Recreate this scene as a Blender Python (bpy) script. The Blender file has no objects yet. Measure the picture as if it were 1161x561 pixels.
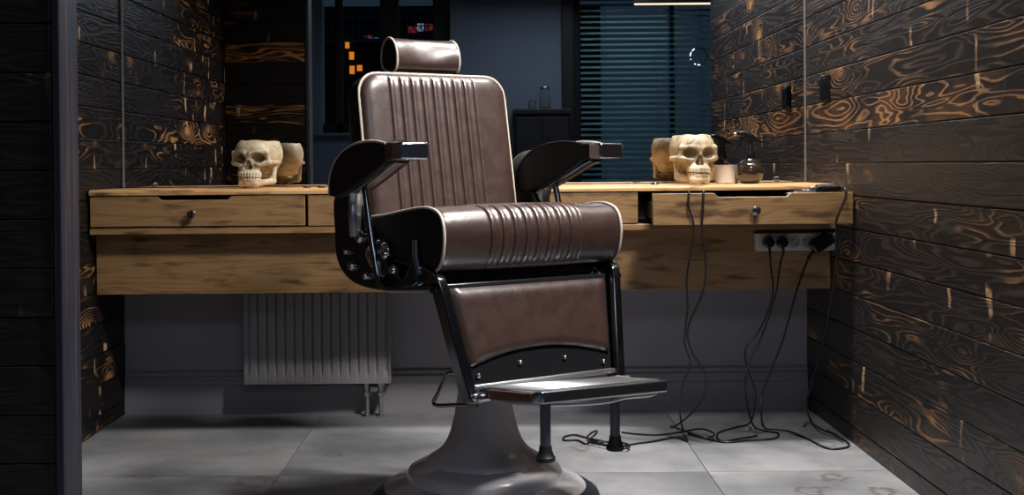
import bpy, bmesh, math, random
import numpy as np
from mathutils import Vector, Matrix, Euler

random.seed(7)
C = bpy.context.scene.collection
R = math.radians
sc = bpy.context.scene

# ------------------------------------------------------------------ camera
F = 1400.0; PX, PY = 560.0, 199.7; CH = 0.875
cam_d = bpy.data.cameras.new('camera'); cam = bpy.data.objects.new('camera', cam_d); C.objects.link(cam)
CAM_ROT = Matrix.Rotation(R(90 - 0.5), 3, 'X') @ Matrix.Rotation(R(-0.5), 3, 'Z')
cam.matrix_world = Matrix.Translation((0, 0, CH)) @ CAM_ROT.to_4x4()
cam_d.sensor_fit = 'HORIZONTAL'; cam_d.sensor_width = 36; cam_d.lens = 36 * F / 1161
cam_d.shift_x = (580.5 - PX) / 1161; cam_d.shift_y = -(280.5 - PY) / 1161
cam_d.clip_start = 0.05; cam_d.clip_end = 300
sc.camera = cam

def W(px, py, Y):
    """the place at depth Y that the photograph shows at a pixel"""
    d = CAM_ROT @ Vector(((px - PX) / F, -(py - PY) / F, -1))
    return Vector((0, 0, CH)) + d * (Y / d.y)
def G(px, py, z=0.0):
    """the place at height z that the photograph shows at a pixel"""
    d = CAM_ROT @ Vector(((px - PX) / F, -(py - PY) / F, -1))
    return Vector((0, 0, CH)) + d * ((z - CH) / d.z)

# ------------------------------------------------------------------ objects
def tag(o, label=None, cat=None, group=None, kind=None):
    if label: o['label'] = label
    if cat: o['category'] = cat
    if group: o['group'] = group
    if kind: o['kind'] = kind
    return o
def thing(name, label, cat, loc=(0, 0, 0), rz=0, group=None):
    o = bpy.data.objects.new(name, None); C.objects.link(o)
    o.empty_display_size = 0.05
    o.location = loc; o.rotation_euler = (0, 0, rz)
    return tag(o, label, cat, group)
def copy_tree(o, parent=None):
    c = o.copy(); C.objects.link(c); c.parent = parent
    for ch in list(o.children): copy_tree(ch, c)
    return c

class MB:
    """collects shapes of one part and links them as one mesh"""
    def __init__(s): s.v = []; s.f = []
    def add(s, vs, fs):
        n = len(s.v); s.v += [tuple(p) for p in vs]; s.f += [tuple(i + n for i in f) for f in fs]; return s
    def box(s, lo, hi):
        x0, y0, z0 = lo; x1, y1, z1 = hi
        vs = [(x0,y0,z0),(x1,y0,z0),(x1,y1,z0),(x0,y1,z0),(x0,y0,z1),(x1,y0,z1),(x1,y1,z1),(x0,y1,z1)]
        return s.add(vs, [(0,3,2,1),(4,5,6,7),(0,1,5,4),(1,2,6,5),(2,3,7,6),(3,0,4,7)])
    def prism(s, pts, axis, a, b):
        """closed outline pts (2-D) swept along axis from a to b. axis 'x': pts are (y,z); 'y': (x,z); 'z': (x,y)"""
        n = len(pts)
        def P(p, t):
            return (t, p[0], p[1]) if axis == 'x' else ((p[0], t, p[1]) if axis == 'y' else (p[0], p[1], t))
        vs = [P(p, a) for p in pts] + [P(p, b) for p in pts]
        fs = [tuple(range(n))[::-1], tuple(range(n, 2 * n))]
        fs += [(i, (i + 1) % n, n + (i + 1) % n, n + i) for i in range(n)]
        return s.add(vs, fs)
    def lathe(s, prof, n=48, c=(0, 0, 0), axis='z', close=True):
        vs = []; fs = []
        for (r, h) in prof:
            for k in range(n):
                a = 2 * math.pi * k / n; x, y = r * math.cos(a), r * math.sin(a)
                p = {'z': (x, y, h), 'y': (x, h, y), 'x': (h, x, y)}[axis]
                vs.append((p[0] + c[0], p[1] + c[1], p[2] + c[2]))
        m = len(prof)
        for i in range(m - 1):
            for k in range(n):
                k2 = (k + 1) % n
                fs.append((i * n + k, i * n + k2, (i + 1) * n + k2, (i + 1) * n + k))
        if close:
            fs.append(tuple(range(n))[::-1]); fs.append(tuple(range((m - 1) * n, m * n)))
        return s.add(vs, fs)
    def tube(s, pts, r, n=10, closed=False, smooth=0, rb=None):
        pts = [Vector(p) for p in pts]
        if smooth: pts = spline(pts, smooth, closed)
        m = len(pts); vs = []; fs = []
        up = None
        for i, p in enumerate(pts):
            if closed: t = pts[(i + 1) % m] - pts[i - 1]
            else: t = pts[min(i + 1, m - 1)] - pts[max(i - 1, 0)]
            t.normalize()
            if up is None:
                up = Vector((0, 0, 1)) if abs(t.z) < 0.9 else Vector((1, 0, 0))
            s1 = t.cross(up)
            if s1.length < 1e-5: s1 = t.cross(Vector((0, 1, 0)))
            s1.normalize(); up = s1.cross(t).normalized()
            b = rb if rb else r
            for k in range(n):
                a = 2 * math.pi * k / n
                vs.append(p + s1 * (r * math.cos(a)) + up * (b * math.sin(a)))
        for i in range(m if closed else m - 1):
            j = (i + 1) % m
            for k in range(n):
                k2 = (k + 1) % n
                fs.append((i * n + k, i * n + k2, j * n + k2, j * n + k))
        if not closed:
            fs.append(tuple(range(n))[::-1]); fs.append(tuple(range((m - 1) * n, m * n)))
        return s.add(vs, fs)
    def sphere(s, c, r, n=16, sq=(1, 1, 1)):
        prof = [(max(1e-4, math.sin(math.pi * i / n)), -math.cos(math.pi * i / n)) for i in range(n + 1)]
        k0 = len(s.v); s.lathe(prof, 2 * n)
        for i in range(k0, len(s.v)):
            p = s.v[i]; s.v[i] = (c[0] + p[0] * r * sq[0], c[1] + p[1] * r * sq[1], c[2] + p[2] * r * sq[2])
        return s
    def xf(s, M):
        s.v = [tuple(M @ Vector(p)) for p in s.v]; return s
    def build(s, name, mat, parent=None, smooth=True, bevel=0, seg=3, angle=35, subsurf=0):
        me = bpy.data.meshes.new(name); me.from_pydata(s.v, [], s.f)
        bm = bmesh.new(); bm.from_mesh(me)
        bmesh.ops.recalc_face_normals(bm, faces=bm.faces); bm.to_mesh(me); bm.free()
        if smooth:
            me.polygons.foreach_set('use_smooth', [True] * len(me.polygons))
            me.set_sharp_from_angle(angle=R(angle))
        me.materials.append(mat)
        o = bpy.data.objects.new(name, me); C.objects.link(o); o.parent = parent
        if bevel:
            b = o.modifiers.new('edge', 'BEVEL'); b.width = bevel; b.segments = seg; b.limit_method = 'ANGLE'; b.angle_limit = R(30)
            b.harden_normals = False
        if subsurf:
            q = o.modifiers.new('round', 'SUBSURF'); q.levels = subsurf; q.render_levels = subsurf
        return o

def spline(pts, k=6, closed=False):
    pts = [Vector(p) for p in pts]; n = len(pts); out = []
    for i in range(n if closed else n - 1):
        g = (lambda j: pts[j % n]) if closed else (lambda j: pts[max(0, min(n - 1, j))])
        p0, p1, p2, p3 = g(i - 1), g(i), g(i + 1), g(i + 2)
        for q in range(k):
            t = q / k
            out.append(0.5 * ((2 * p1) + (p2 - p0) * t + (2 * p0 - 5 * p1 + 4 * p2 - p3) * t * t + (3 * p1 - p0 - 3 * p2 + p3) * t ** 3))
    if not closed: out.append(pts[-1])
    return out
def spline2(pts, k=6, closed=False):
    return [(p.x, p.y) for p in spline([Vector((a, b, 0)) for a, b in pts], k, closed)]

# ------------------------------------------------------------------ materials
class NT:
    def __init__(s, name):
        s.m = bpy.data.materials.new(name); s.m.use_nodes = True
        s.t = s.m.node_tree; s.t.nodes.clear()
        s.out = s.t.nodes.new('ShaderNodeOutputMaterial')
        s.b = s.t.nodes.new('ShaderNodeBsdfPrincipled'); s.t.links.new(s.b.outputs[0], s.out.inputs[0])
    def put(s, sock, v):
        if v is None: return
        if hasattr(v, 'links') or hasattr(v, 'is_linked'): s.t.links.new(v, sock)
        else:
            if hasattr(sock.default_value, '__len__') and not hasattr(v, '__len__'): v = [v] * len(sock.default_value)
            if hasattr(v, '__len__') and len(v) == 3 and len(sock.default_value) == 4: v = (*v, 1)
            sock.default_value = v
    def math(s, op, a, b=None, c=None, clamp=False):
        n = s.t.nodes.new('ShaderNodeMath'); n.operation = op; n.use_clamp = clamp
        for i, v in enumerate((a, b, c)): s.put(n.inputs[i], v)
        return n.outputs[0]
    def step(s, x, lo, hi):
        n = s.t.nodes.new('ShaderNodeMapRange'); n.interpolation_type = 'SMOOTHSTEP'
        s.put(n.inputs[0], x); s.put(n.inputs[1], lo); s.put(n.inputs[2], hi)
        return n.outputs[0]
    def xyz(s, x, y, z):
        n = s.t.nodes.new('ShaderNodeCombineXYZ')
        for i, v in enumerate((x, y, z)): s.put(n.inputs[i], v)
        return n.outputs[0]
    def pos(s):
        n = s.t.nodes.new('ShaderNodeTexCoord'); q = s.t.nodes.new('ShaderNodeSeparateXYZ')
        s.t.links.new(n.outputs['Object'], q.inputs[0]); s.vec = n.outputs['Object']
        return q.outputs
    def noise(s, vec, scale, detail=3, rough=0.5, dist=0):
        n = s.t.nodes.new('ShaderNodeTexNoise')
        s.put(n.inputs['Vector'], vec); s.put(n.inputs['Scale'], scale); s.put(n.inputs['Detail'], detail)
        s.put(n.inputs['Roughness'], rough); s.put(n.inputs['Distortion'], dist)
        return n.outputs[0]
    def white(s, w):
        n = s.t.nodes.new('ShaderNodeTexWhiteNoise'); n.noise_dimensions = '1D'; s.put(n.inputs['W'], w)
        return n.outputs[0]
    def voro(s, vec, scale, feature='F1', rnd=1.0):
        n = s.t.nodes.new('ShaderNodeTexVoronoi'); n.feature = feature
        s.put(n.inputs['Vector'], vec); s.put(n.inputs['Scale'], scale); s.put(n.inputs['Randomness'], rnd)
        return n.outputs['Distance']
    def mix(s, f, a, b):
        n = s.t.nodes.new('ShaderNodeMix'); n.data_type = 'RGBA'
        s.put(n.inputs[0], f); s.put(n.inputs[6], a); s.put(n.inputs[7], b)
        return n.outputs[2]
    def bump(s, h, strength=0.3, dist=0.002):
        n = s.t.nodes.new('ShaderNodeBump'); s.put(n.inputs['Height'], h)
        n.inputs['Strength'].default_value = strength; n.inputs['Distance'].default_value = dist
        s.t.links.new(n.outputs[0], s.b.inputs['Normal'])
    def set(s, **k):
        for a, v in k.items(): s.put(s.b.inputs[a.replace('_', ' ')], v)
        return s
def S(r, g, b):
    f = lambda c: (c / 255) / 12.92 if c / 255 < 0.04045 else ((c / 255 + 0.055) / 1.055) ** 2.4
    return (f(r), f(g), f(b))
def plain(name, col, rough=0.5, metal=0, **k):
    n = NT(name); n.set(Base_Color=col, Roughness=rough, Metallic=metal, **k); return n.m

PITCH, Z0 = 0.1025, 0.873
def charred(name, axis, seed, glow=1.0, vein=1.0, rows=None, shade_mul=1.0, spec=.5, spike=0.0):
    n = NT(name); x, y, z = n.pos()
    al = y if axis == 'y' else x
    row = n.math('FLOOR', n.math('DIVIDE', n.math('SUBTRACT', z, Z0), PITCH))
    rnd = n.white(n.math('ADD', row, seed)); rnd2 = n.white(n.math('ADD', row, seed + 41.3))
    loc = n.math('SUBTRACT', n.math('SUBTRACT', z, Z0), n.math('MULTIPLY', row, PITCH))      # height inside the plank
    a = n.math('ADD', al, n.math('MULTIPLY', rnd, 57.0))
    off = n.math('MULTIPLY', rnd2, 23.0)
    warp = n.noise(n.xyz(n.math('MULTIPLY', a, 3.0), n.math('MULTIPLY', loc, 9.0), off), 1.0, 2)
    kx = n.math('ADD', a, n.math('MULTIPLY', warp, 0.10))
    kz = n.math('ADD', loc, n.math('MULTIPLY', warp, 0.05))
    # knots
    kd = n.voro(n.xyz(n.math('MULTIPLY', kx, 2.3), n.math('MULTIPLY', kz, 5.5), off), 1.0)
    kb = n.math('POWER', 2.718, n.math('MULTIPLY', kd, -5.0))
    hf = n.noise(n.xyz(n.math('MULTIPLY', a, 1.3), n.math('MULTIPLY', loc, 12.0), off), 1.0, 2, 0.45, 0.4)
    fine = n.noise(n.xyz(n.math('MULTIPLY', a, 9.0), n.math('MULTIPLY', loc, 60.0), off), 1.0, 3)
    h = n.math('ADD', n.math('ADD', hf, n.math('MULTIPLY', kb, 0.62)), n.math('MULTIPLY', fine, 0.035))
    ring = n.math('SINE', n.math('MULTIPLY', h, 88.0))
    line = n.step(ring, 0.30, 1.0)
    # where the flame left the early wood pale
    burn = n.noise(n.xyz(n.math('MULTIPLY', a, 2.6), n.math('MULTIPLY', loc, 7.0), n.math('ADD', off, 5.0)), 1.0, 3, 0.6)
    bsum = n.math('ADD', n.math('ADD', burn, n.math('MULTIPLY', n.math('SUBTRACT', rnd2, 0.62), 0.06 if rows else 0.26)), n.math('MULTIPLY', kb, 0.20))
    for rw, k in (rows or {}).items(): bsum = n.math('ADD', bsum, n.math('MULTIPLY', n.math('COMPARE', row, float(rw), 0.4), k))
    bm = n.step(bsum, 0.56, 0.80)
    brushed = n.step(bsum, 0.68, 0.90)
    # spike knots, pale strokes across a plank
    sx = n.math('ADD', a, n.math('MULTIPLY', loc, n.math('SUBTRACT', warp, 0.5)))
    sp = n.noise(n.xyz(n.math('MULTIPLY', sx, 15.0), n.math('MULTIPLY', loc, 2.0), n.math('ADD', off, 9.0)), 1.0, 1)
    spk = n.math('MULTIPLY', n.step(sp, 0.665 - spike, 0.74 - spike), n.step(n.noise(n.xyz(n.math('MULTIPLY', a, 9.0), n.math('MULTIPLY', loc, 16.0), off), 1.0, 2), 0.46, 0.60))
    core = n.math('MULTIPLY', n.math('SUBTRACT', 1.0, n.step(kd, 0.05, 0.16)), n.step(burn, 0.42, 0.6))
    char = n.mix(n.math('MULTIPLY', fine, 0.9), tuple(c * shade_mul for c in (0.010, 0.009, 0.0095)), tuple(c * shade_mul for c in (0.034, 0.027, 0.025)))  # the scale puts a wall's dim light into its char colour
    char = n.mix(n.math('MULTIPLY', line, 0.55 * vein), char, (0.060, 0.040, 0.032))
    col = n.mix(n.math('MULTIPLY', n.math('MULTIPLY', line, bm), 0.95 * glow), char, (0.50, 0.235, 0.085))
    col = n.mix(n.math('MULTIPLY', brushed, 0.42 * glow), col, (0.33, 0.15, 0.055))
    col = n.mix(n.math('MULTIPLY', core, 0.7 * glow), col, (0.55, 0.29, 0.12))
    col = n.mix(n.math('MULTIPLY', spk, 0.95), col, (0.72, 0.46, 0.25))
    n.set(Base_Color=col, Roughness=n.math('ADD', 0.38, n.math('MULTIPLY', line, 0.18)), Specular_IOR_Level=spec)
    n.bump(n.math('ADD', n.math('MULTIPLY', ring, 0.5), fine), 0.35, 0.0012)
    return n.m

def pine(name, seed, tone=1.0):
    n = NT(name); x, y, z = n.pos()
    row = n.math('FLOOR', n.math('DIVIDE', z, 0.0985))
    off = n.math('MULTIPLY', n.white(n.math('ADD', row, seed)), 31.0)
    a = n.math('ADD', x, off)
    zz = n.math('ADD', z, n.math('MULTIPLY', y, 0.35))
    kd = n.voro(n.xyz(n.math('MULTIPLY', a, 2.2), n.math('MULTIPLY', zz, 9.0), off), 1.0)
    kb = n.math('POWER', 2.718, n.math('MULTIPLY', kd, -6.0))
    hf = n.noise(n.xyz(n.math('MULTIPLY', a, 0.8), n.math('MULTIPLY', zz, 16.0), off), 1.0, 2, 0.4)
    fine = n.noise(n.xyz(n.math('MULTIPLY', a, 7.0), n.math('MULTIPLY', zz, 150.0), off), 1.0, 3)
    h = n.math('ADD', n.math('ADD', hf, n.math('MULTIPLY', kb, 0.5)), n.math('MULTIPLY', fine, 0.03))
    ring = n.step(n.math('SINE', n.math('MULTIPLY', h, 64.0)), 0.2, 1.0)
    smoke = n.noise(n.xyz(n.math('MULTIPLY', a, 8.0), n.math('MULTIPLY', zz, 34.0), n.math('ADD', off, 3.0)), 1.0, 2, 0.5)
    sm = n.step(n.math('ADD', smoke, n.math('MULTIPLY', kb, 0.12)), 0.52, 0.78)
    streak = n.math('MULTIPLY', n.step(fine, 0.56, 0.72), n.step(smoke, 0.44, 0.6))
    c = n.mix(n.math('MULTIPLY', ring, 0.45), tuple(v * tone for v in (0.64, 0.375, 0.165)), tuple(v * tone for v in (0.36, 0.185, 0.072)))
    c = n.mix(n.math('MULTIPLY', sm, 0.85), c, (0.065, 0.030, 0.013))
    c = n.mix(n.math('MULTIPLY', streak, 0.75), c, (0.09, 0.045, 0.02))
    c = n.mix(n.math('SUBTRACT', 1.0, n.step(kd, 0.06, 0.13)), c, (0.10, 0.05, 0.025))
    n.set(Base_Color=c, Roughness=0.42)
    n.bump(fine, 0.15, 0.0008)
    return n.m

def leather(name, col, rough=0.36, coat=.35, spec=.8):
    n = NT(name); n.pos()
    f = n.noise(n.vec, 420, 3); w = n.noise(n.vec, 26, 4, 0.6, 0.6); big = n.noise(n.vec, 7, 2)
    n.set(Base_Color=n.mix(n.math('MULTIPLY', n.step(w, 0.3, 0.75), 0.6), tuple(c * 0.72 for c in col), tuple(min(1, c * 1.18) for c in col)),
          Roughness=n.math('ADD', rough - 0.06, n.math('MULTIPLY', w, 0.14)), Specular_IOR_Level=spec, Coat_Weight=coat, Coat_Roughness=.2)
    n.bump(n.math('ADD', n.math('MULTIPLY', f, 0.16), n.math('MULTIPLY', w, 1.0)), 0.22, 0.0035)
    return n.m

def paint(name, col, rough=0.6, var=0.12):
    n = NT(name); n.pos(); w = n.noise(n.vec, 3.0, 4, 0.6); g = n.noise(n.vec, 160, 2)
    n.set(Base_Color=n.mix(w, tuple(c * (1 - var) for c in col), tuple(c * (1 + var) for c in col)), Roughness=rough)
    n.bump(g, 0.06, 0.001); return n.m

def chrome(name, col=(0.72, 0.71, 0.72), rough=0.09):
    n = NT(name); n.pos(); w = n.noise(n.vec, 40, 3)
    n.set(Base_Color=col, Metallic=1.0, Roughness=n.math('ADD', rough, n.math('MULTIPLY', w, 0.06))); return n.m

def bone_mat(name, seed):
    n = NT(name); x, y, z = n.pos()
    p = n.xyz(n.math('ADD', x, seed), y, z)
    w = n.noise(p, 34, 4, 0.6); g = n.noise(p, 130, 3); wd = n.noise(p, 16, 2)
    q = n.xyz(n.math('ADD', x, n.math('MULTIPLY', wd, 0.05)), n.math('ADD', y, seed), n.math('ADD', z, n.math('MULTIPLY', g, 0.006)))
    cr = n.voro(q, 17, 'DISTANCE_TO_EDGE')
    crack = n.math('SUBTRACT', 1.0, n.step(cr, 0.0, 0.03)); crack = n.math('MULTIPLY', crack, n.step(wd, 0.46, 0.6))
    c = n.mix(n.step(w, 0.38, 0.72), (0.64, 0.55, 0.39), (0.42, 0.30, 0.16))
    c = n.mix(n.math('MULTIPLY', n.step(g, 0.62, 0.75), 0.45), c, (0.28, 0.17, 0.08))
    c = n.mix(n.math('MULTIPLY', crack, 0.7), c, (0.16, 0.09, 0.05))
    n.set(Base_Color=c, Roughness=0.5)
    n.bump(n.math('SUBTRACT', n.math('MULTIPLY', w, 0.5), crack), 0.4, 0.0015); return n.m

def floor_mat():
    n = NT('concrete tile'); x, y, z = n.pos()
    tx = n.math('FLOOR', n.math('DIVIDE', n.math('SUBTRACT', x, 0.6), 1.217)); ty = n.math('FLOOR', n.math('DIVIDE', n.math('SUBTRACT', y, 3.5), 1.217))
    tid = n.math('ADD', n.math('MULTIPLY', tx, 3.7), n.math('MULTIPLY', ty, 9.1)); r = n.white(tid)
    p = n.xyz(n.math('ADD', x, n.math('MULTIPLY', r, 20.0)), y, r)
    w = n.noise(p, 2.2, 6, 0.65); st = n.noise(n.xyz(n.math('MULTIPLY', x, 2.5), n.math('MULTIPLY', y, 14.0), r), 1.0, 4, 0.6)
    c = n.mix(n.step(w, 0.3, 0.72), (0.155, 0.16, 0.175), (0.325, 0.33, 0.335))
    c = n.mix(n.math('MULTIPLY', n.step(st, 0.52, 0.72), 0.35), c, (0.16, 0.165, 0.175))
    # rusty curls stamped in the glaze
    sp = n.voro(n.xyz(n.math('MULTIPLY', x, 2.9), n.math('MULTIPLY', y, 4.2), r), 1.0)
    wv = n.noise(n.vec, 22, 3, 0.6)
    d = n.math('ADD', sp, n.math('MULTIPLY', n.math('SUBTRACT', wv, 0.5), 0.09))
    curl = n.math('MULTIPLY', n.math('MULTIPLY', n.step(d, 0.02, 0.06), n.math('SUBTRACT', 1.0, n.step(d, 0.07, 0.12))), n.step(n.noise(n.vec, 9, 2), 0.5, 0.6))
    c = n.mix(n.math('MULTIPLY', curl, 0.75), c, (0.20, 0.125, 0.075))
    for px, py, a, b_, dk_ in ((660, 508, .035, .05, .5), (946, 541, .045, .045, .6), (919, 556, .05, .05, .6), (1001, 557, .04, .05, .6), (935, 503, .06, .05, .4), (290, 546, .07, .06, .45), (379, 515, .03, .03, .5), (665, 503, .03, .05, .4), (162, 540, .05, .03, .4), (800, 540, .03, .02, .4)):
        q = G(px, py)
        dd = n.math('SQRT', n.math('ADD', n.math('POWER', n.math('DIVIDE', n.math('SUBTRACT', x, q.x), a), 2.0), n.math('POWER', n.math('DIVIDE', n.math('SUBTRACT', y, q.y), b_), 2.0)))
        dd = n.math('ADD', dd, n.math('MULTIPLY', n.math('SUBTRACT', n.noise(n.vec, 26, 3, .6), .5), 2.4))
        rg = n.math('MULTIPLY', n.step(dd, .35, .6), n.math('SUBTRACT', 1.0, n.step(dd, .75, 1.05)))
        c = n.mix(n.math('MULTIPLY', rg, dk_), c, (0.10, 0.058, 0.035))
    n.set(Base_Color=c, Roughness=n.math('ADD', 0.42, n.math('MULTIPLY', w, 0.2)))
    n.bump(w, 0.1, 0.002); return n.m

M = {}
M['char_r'] = charred('charred planks warm', 'y', 3.0, 1.0, 1.0, {5: .04, 4: .03, 3: -.02, 2: .11, 1: .27, 0: -.14, -1: -.10, -2: .04, -3: .02, -4: .08, -5: .10, -6: .05, -7: .13, -8: -.2})
M['char_l'] = charred('charred planks shaded', 'y', 77.0, 1.1, .35, {7: -.02, 6: .02, 5: .04, 4: -.05, 3: .0, 2: -.04, 1: .12, 0: .03, -1: -.06, -2: -.06, -4: .0, -5: .06, -6: .06}, .45, .16, .03)  # same charred boards, the left wall's weaker light darkened into the colour
M['char_p'] = charred('charred planks cross', 'x', 19.0, 1.2, .25, {6: -.1, 5: .24, 4: -.1, 3: -.05, 2: .12, 1: -.1, 0: -.1}, .5, .2)
M['char_f'] = charred('charred planks deep shade', 'x', 51.0, 0.12, .2, None, 1.1, .3)  # near face gets little light, that shade is put into the colour
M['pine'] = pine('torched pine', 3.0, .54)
M['pine_top'] = pine('pine worktop', 8.0, 1.1)
M['leather'] = leather('brown leather', (0.054, 0.0265, 0.021))
M['leather_dark'] = leather('black leather', (0.012, 0.011, 0.011), 0.55, 0, .3)
M['piping'] = plain('cream piping', (0.62, 0.55, 0.46), 0.45)
M['chrome'] = chrome('chrome')
M['dark_chrome'] = chrome('smoked chrome', (0.20, 0.20, 0.215), 0.14)
M['steel'] = chrome('brushed steel', (0.55, 0.56, 0.57), 0.3)
M['black_metal'] = plain('black lacquer', (0.012, 0.012, 0.014), 0.22)
M['base_grey'] = plain('grey enamel', (0.58, 0.55, 0.57), 0.2, Coat_Weight=0.3)
M['ring_dark'] = plain('dark base ring', (0.035, 0.042, 0.05), 0.28, 0.5)
M['rubber'] = plain('black rubber', (0.010, 0.010, 0.011), 0.5)
M['plastic'] = plain('black plastic', (0.010, 0.010, 0.012), 0.2)
M['cord'] = plain('black cord', (0.012, 0.012, 0.013), 0.38)
M['wall'] = paint('grey wall paint', (0.36, 0.35, 0.385), 0.6, 0.05)
M['wall_rear'] = paint('blue grey wall paint', (0.22, 0.25, 0.31), 0.7, 0.05)
M['base'] = paint('grey skirting paint', (0.33, 0.32, 0.35), 0.45, 0.04)
M['ceil'] = paint('ceiling paint', (0.20, 0.20, 0.22), 0.8, 0.04)
M['rad'] = plain('radiator enamel', (0.27, 0.26, 0.27), 0.4)
M['floor'] = floor_mat()
M['grout'] = plain('tile grout', (0.16, 0.16, 0.16), 0.8)
M['mirror'] = plain('mirror silver', (0.86, 0.885, 0.89), 0.0, 1.0)
M['trim'] = plain('mirror edge', (0.42, 0.42, 0.42), 0.25, 0.6)
M['post'] = charred('charred post', 'y', 140.0, 0.25)
M['white'] = plain('white ceramic', (0.85, 0.80, 0.72), 0.25)
M['strip'] = plain('grey strip plastic', (0.62, 0.60, 0.59), 0.35)
M['bone'] = bone_mat('aged bone', 0.0); M['bone2'] = bone_mat('pale bone', 3.3)
M['dark_wood'] = plain('dark wood', (0.018, 0.016, 0.017), 0.5)
g = NT('window glass'); g.set(Base_Color=(0.9, 0.95, 1.0), Roughness=0.02, Transmission_Weight=1.0, IOR=1.1); M['glass'] = g.m
g = NT('jar glass'); g.set(Base_Color=(0.75, 0.85, 0.8), Roughness=0.03, Transmission_Weight=0.9, IOR=1.4); M['jar'] = g.m
def emit(name, col, st):
    n = NT(name); n.set(Base_Color=(0, 0, 0), Emission_Color=col, Emission_Strength=st); return n.m
# ------------------------------------------------------------------ the room
MY = 4.4                      # mirror wall
XL, XR = -1.32, 1.111         # bay side walls
PY0, PY1 = 2.585, 2.69        # partition
RX0, RX1, RY = -3.2, 2.9, -2.4
ZC = 2.75
def wpar(o, root):
    o.parent = root
    o.matrix_parent_inverse = (Matrix.Translation(root.location) @ Euler(root.rotation_euler).to_matrix().to_4x4()).inverted()
    return o
def struct(o): o['kind'] = 'structure'; return o

b = MB()
x0 = 0.6 - 1.217 * 4; y0 = 3.5 - 1.217 * 5
for i in range(7):
    for j in range(7):
        xa, xb = max(x0 + i * 1.217, RX0), min(x0 + (i + 1) * 1.217, RX1)
        ya, yb = max(y0 + j * 1.217, RY), min(y0 + (j + 1) * 1.217, MY)
        if xb - xa > .01 and yb - ya > .01: b.box((xa + .0012, ya + .0012, -.02), (xb - .0012, yb - .0012, 0))
fl = struct(b.build('floor', M['floor'], smooth=False))
o = struct(MB().box((RX0, RY, -.05), (RX1, MY, -.004)).build('floor_bed', M['grout'], smooth=False)); o.parent = fl
struct(MB().box((RX0, RY - .1, ZC), (RX1, MY + .15, ZC + .08)).build('ceiling', M['ceil'], smooth=False))
struct(MB().box((RX0, MY, 0), (RX1, MY + .12, ZC)).build('wall_back', M['wall'], smooth=False))

def planks(axis, fixed, a, b_, face, thick=.02):
    """boards stacked from the floor up; face = +1/-1: which way their front looks"""
    m = MB(); k = -9
    while True:
        z0 = Z0 + k * PITCH; z1 = z0 + PITCH
        if z0 > ZC: break
        z0c, z1c = max(0, z0) , min(ZC, z1)
        jut = random.uniform(-.0012, .0012)
        if z1c - z0c > .01:
            f = fixed + jut * face
            if axis == 'y': lo, hi = (min(f, f - face * thick), a, z0c + .0012), (max(f, f - face * thick), b_, z1c - .0012)
            else: lo, hi = (a, min(f, f - face * thick), z0c + .0012), (b_, max(f, f - face * thick), z1c - .0012)
            m.box(lo, hi)
        k += 1
    return m
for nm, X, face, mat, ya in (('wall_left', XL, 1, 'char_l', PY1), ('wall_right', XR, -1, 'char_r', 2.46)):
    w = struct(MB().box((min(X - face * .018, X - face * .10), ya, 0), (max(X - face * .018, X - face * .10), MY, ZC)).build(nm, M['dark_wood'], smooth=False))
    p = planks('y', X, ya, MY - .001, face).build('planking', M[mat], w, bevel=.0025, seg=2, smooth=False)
# partition that closes the bay on the left
XP = -0.905
w = struct(MB().box((RX0 + .05, PY0 + .018, 0), (XP - .018, PY1 - .018, ZC)).build('wall_partition', M['dark_wood'], smooth=False))
planks('x', PY0, RX0 + .05, XP - .02, -1).build('planking', M['char_f'], w, bevel=.0025, seg=2, smooth=False)
planks('x', PY1, XL + .001, XP - .02, 1).build('planking', M['char_p'], w, bevel=.0025, seg=2, smooth=False)
post = NT('bluish post'); px_, py_, pz_ = post.pos()
gr = post.noise(post.xyz(post.math('MULTIPLY', px_, 30.), post.math('MULTIPLY', py_, 55.0), post.math('MULTIPLY', pz_, 1.6)), 1.0, 3)
post.set(Base_Color=post.mix(post.step(gr, .52, .75), (.020, .022, .036), (.09, .06, .06)), Roughness=.45)  # near-black bluish base with warmer streaks
struct(MB().box((XP - .018, PY0 - .004, 0), (XP, PY1 + .004, ZC)).build('trim_1', post.m, bevel=.003))

# skirting with a moulded top
prof = [(0, 0), (-.022, 0), (-.022, .098), (-.017, .106), (-.017, .118), (-.021, .124), (-.021, .130), (-.012, .137), (-.012, .146), (-.006, .152), (0, .152)]
struct(MB().prism([(MY - .0005 + p[0], p[1]) for p in prof], 'x', XL + .002, XR - .002).build('baseboard_back', M['base'], angle=25))

# room behind the camera, seen in the mirror
def wall_with_holes(x0, x1, z0, z1, holes, y0, y1):
    m = MB(); xs = sorted({x0, x1, *[h[0] for h in holes], *[h[1] for h in holes]}); zs = sorted({z0, z1, *[h[2] for h in holes], *[h[3] for h in holes]})
    for i in range(len(xs) - 1):
        for j in range(len(zs) - 1):
            cx, cz = (xs[i] + xs[i + 1]) / 2, (zs[j] + zs[j + 1]) / 2
            if not any(h[0] < cx < h[1] and h[2] < cz < h[3] for h in holes):
                m.box((xs[i], y0, zs[j]), (xs[i + 1], y1, zs[j + 1]))
    return m
H1 = (-1.56, -.384, 1.16, 2.6); H2 = (.68, 2.16, .25, 2.5)
struct(wall_with_holes(RX0, RX1, 0, ZC, [H1, H2], RY - .28, RY).build('wall_rear', M['wall_rear'], smooth=False))
struct(MB().box((RX0 - .1, RY, 0), (RX0, MY, ZC)).build('wall_far_left', M['wall_rear'], smooth=False))
struct(MB().box((RX1, RY, 0), (RX1 + .1, MY, ZC)).build('wall_far_right', M['wall_rear'], smooth=False))
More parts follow.
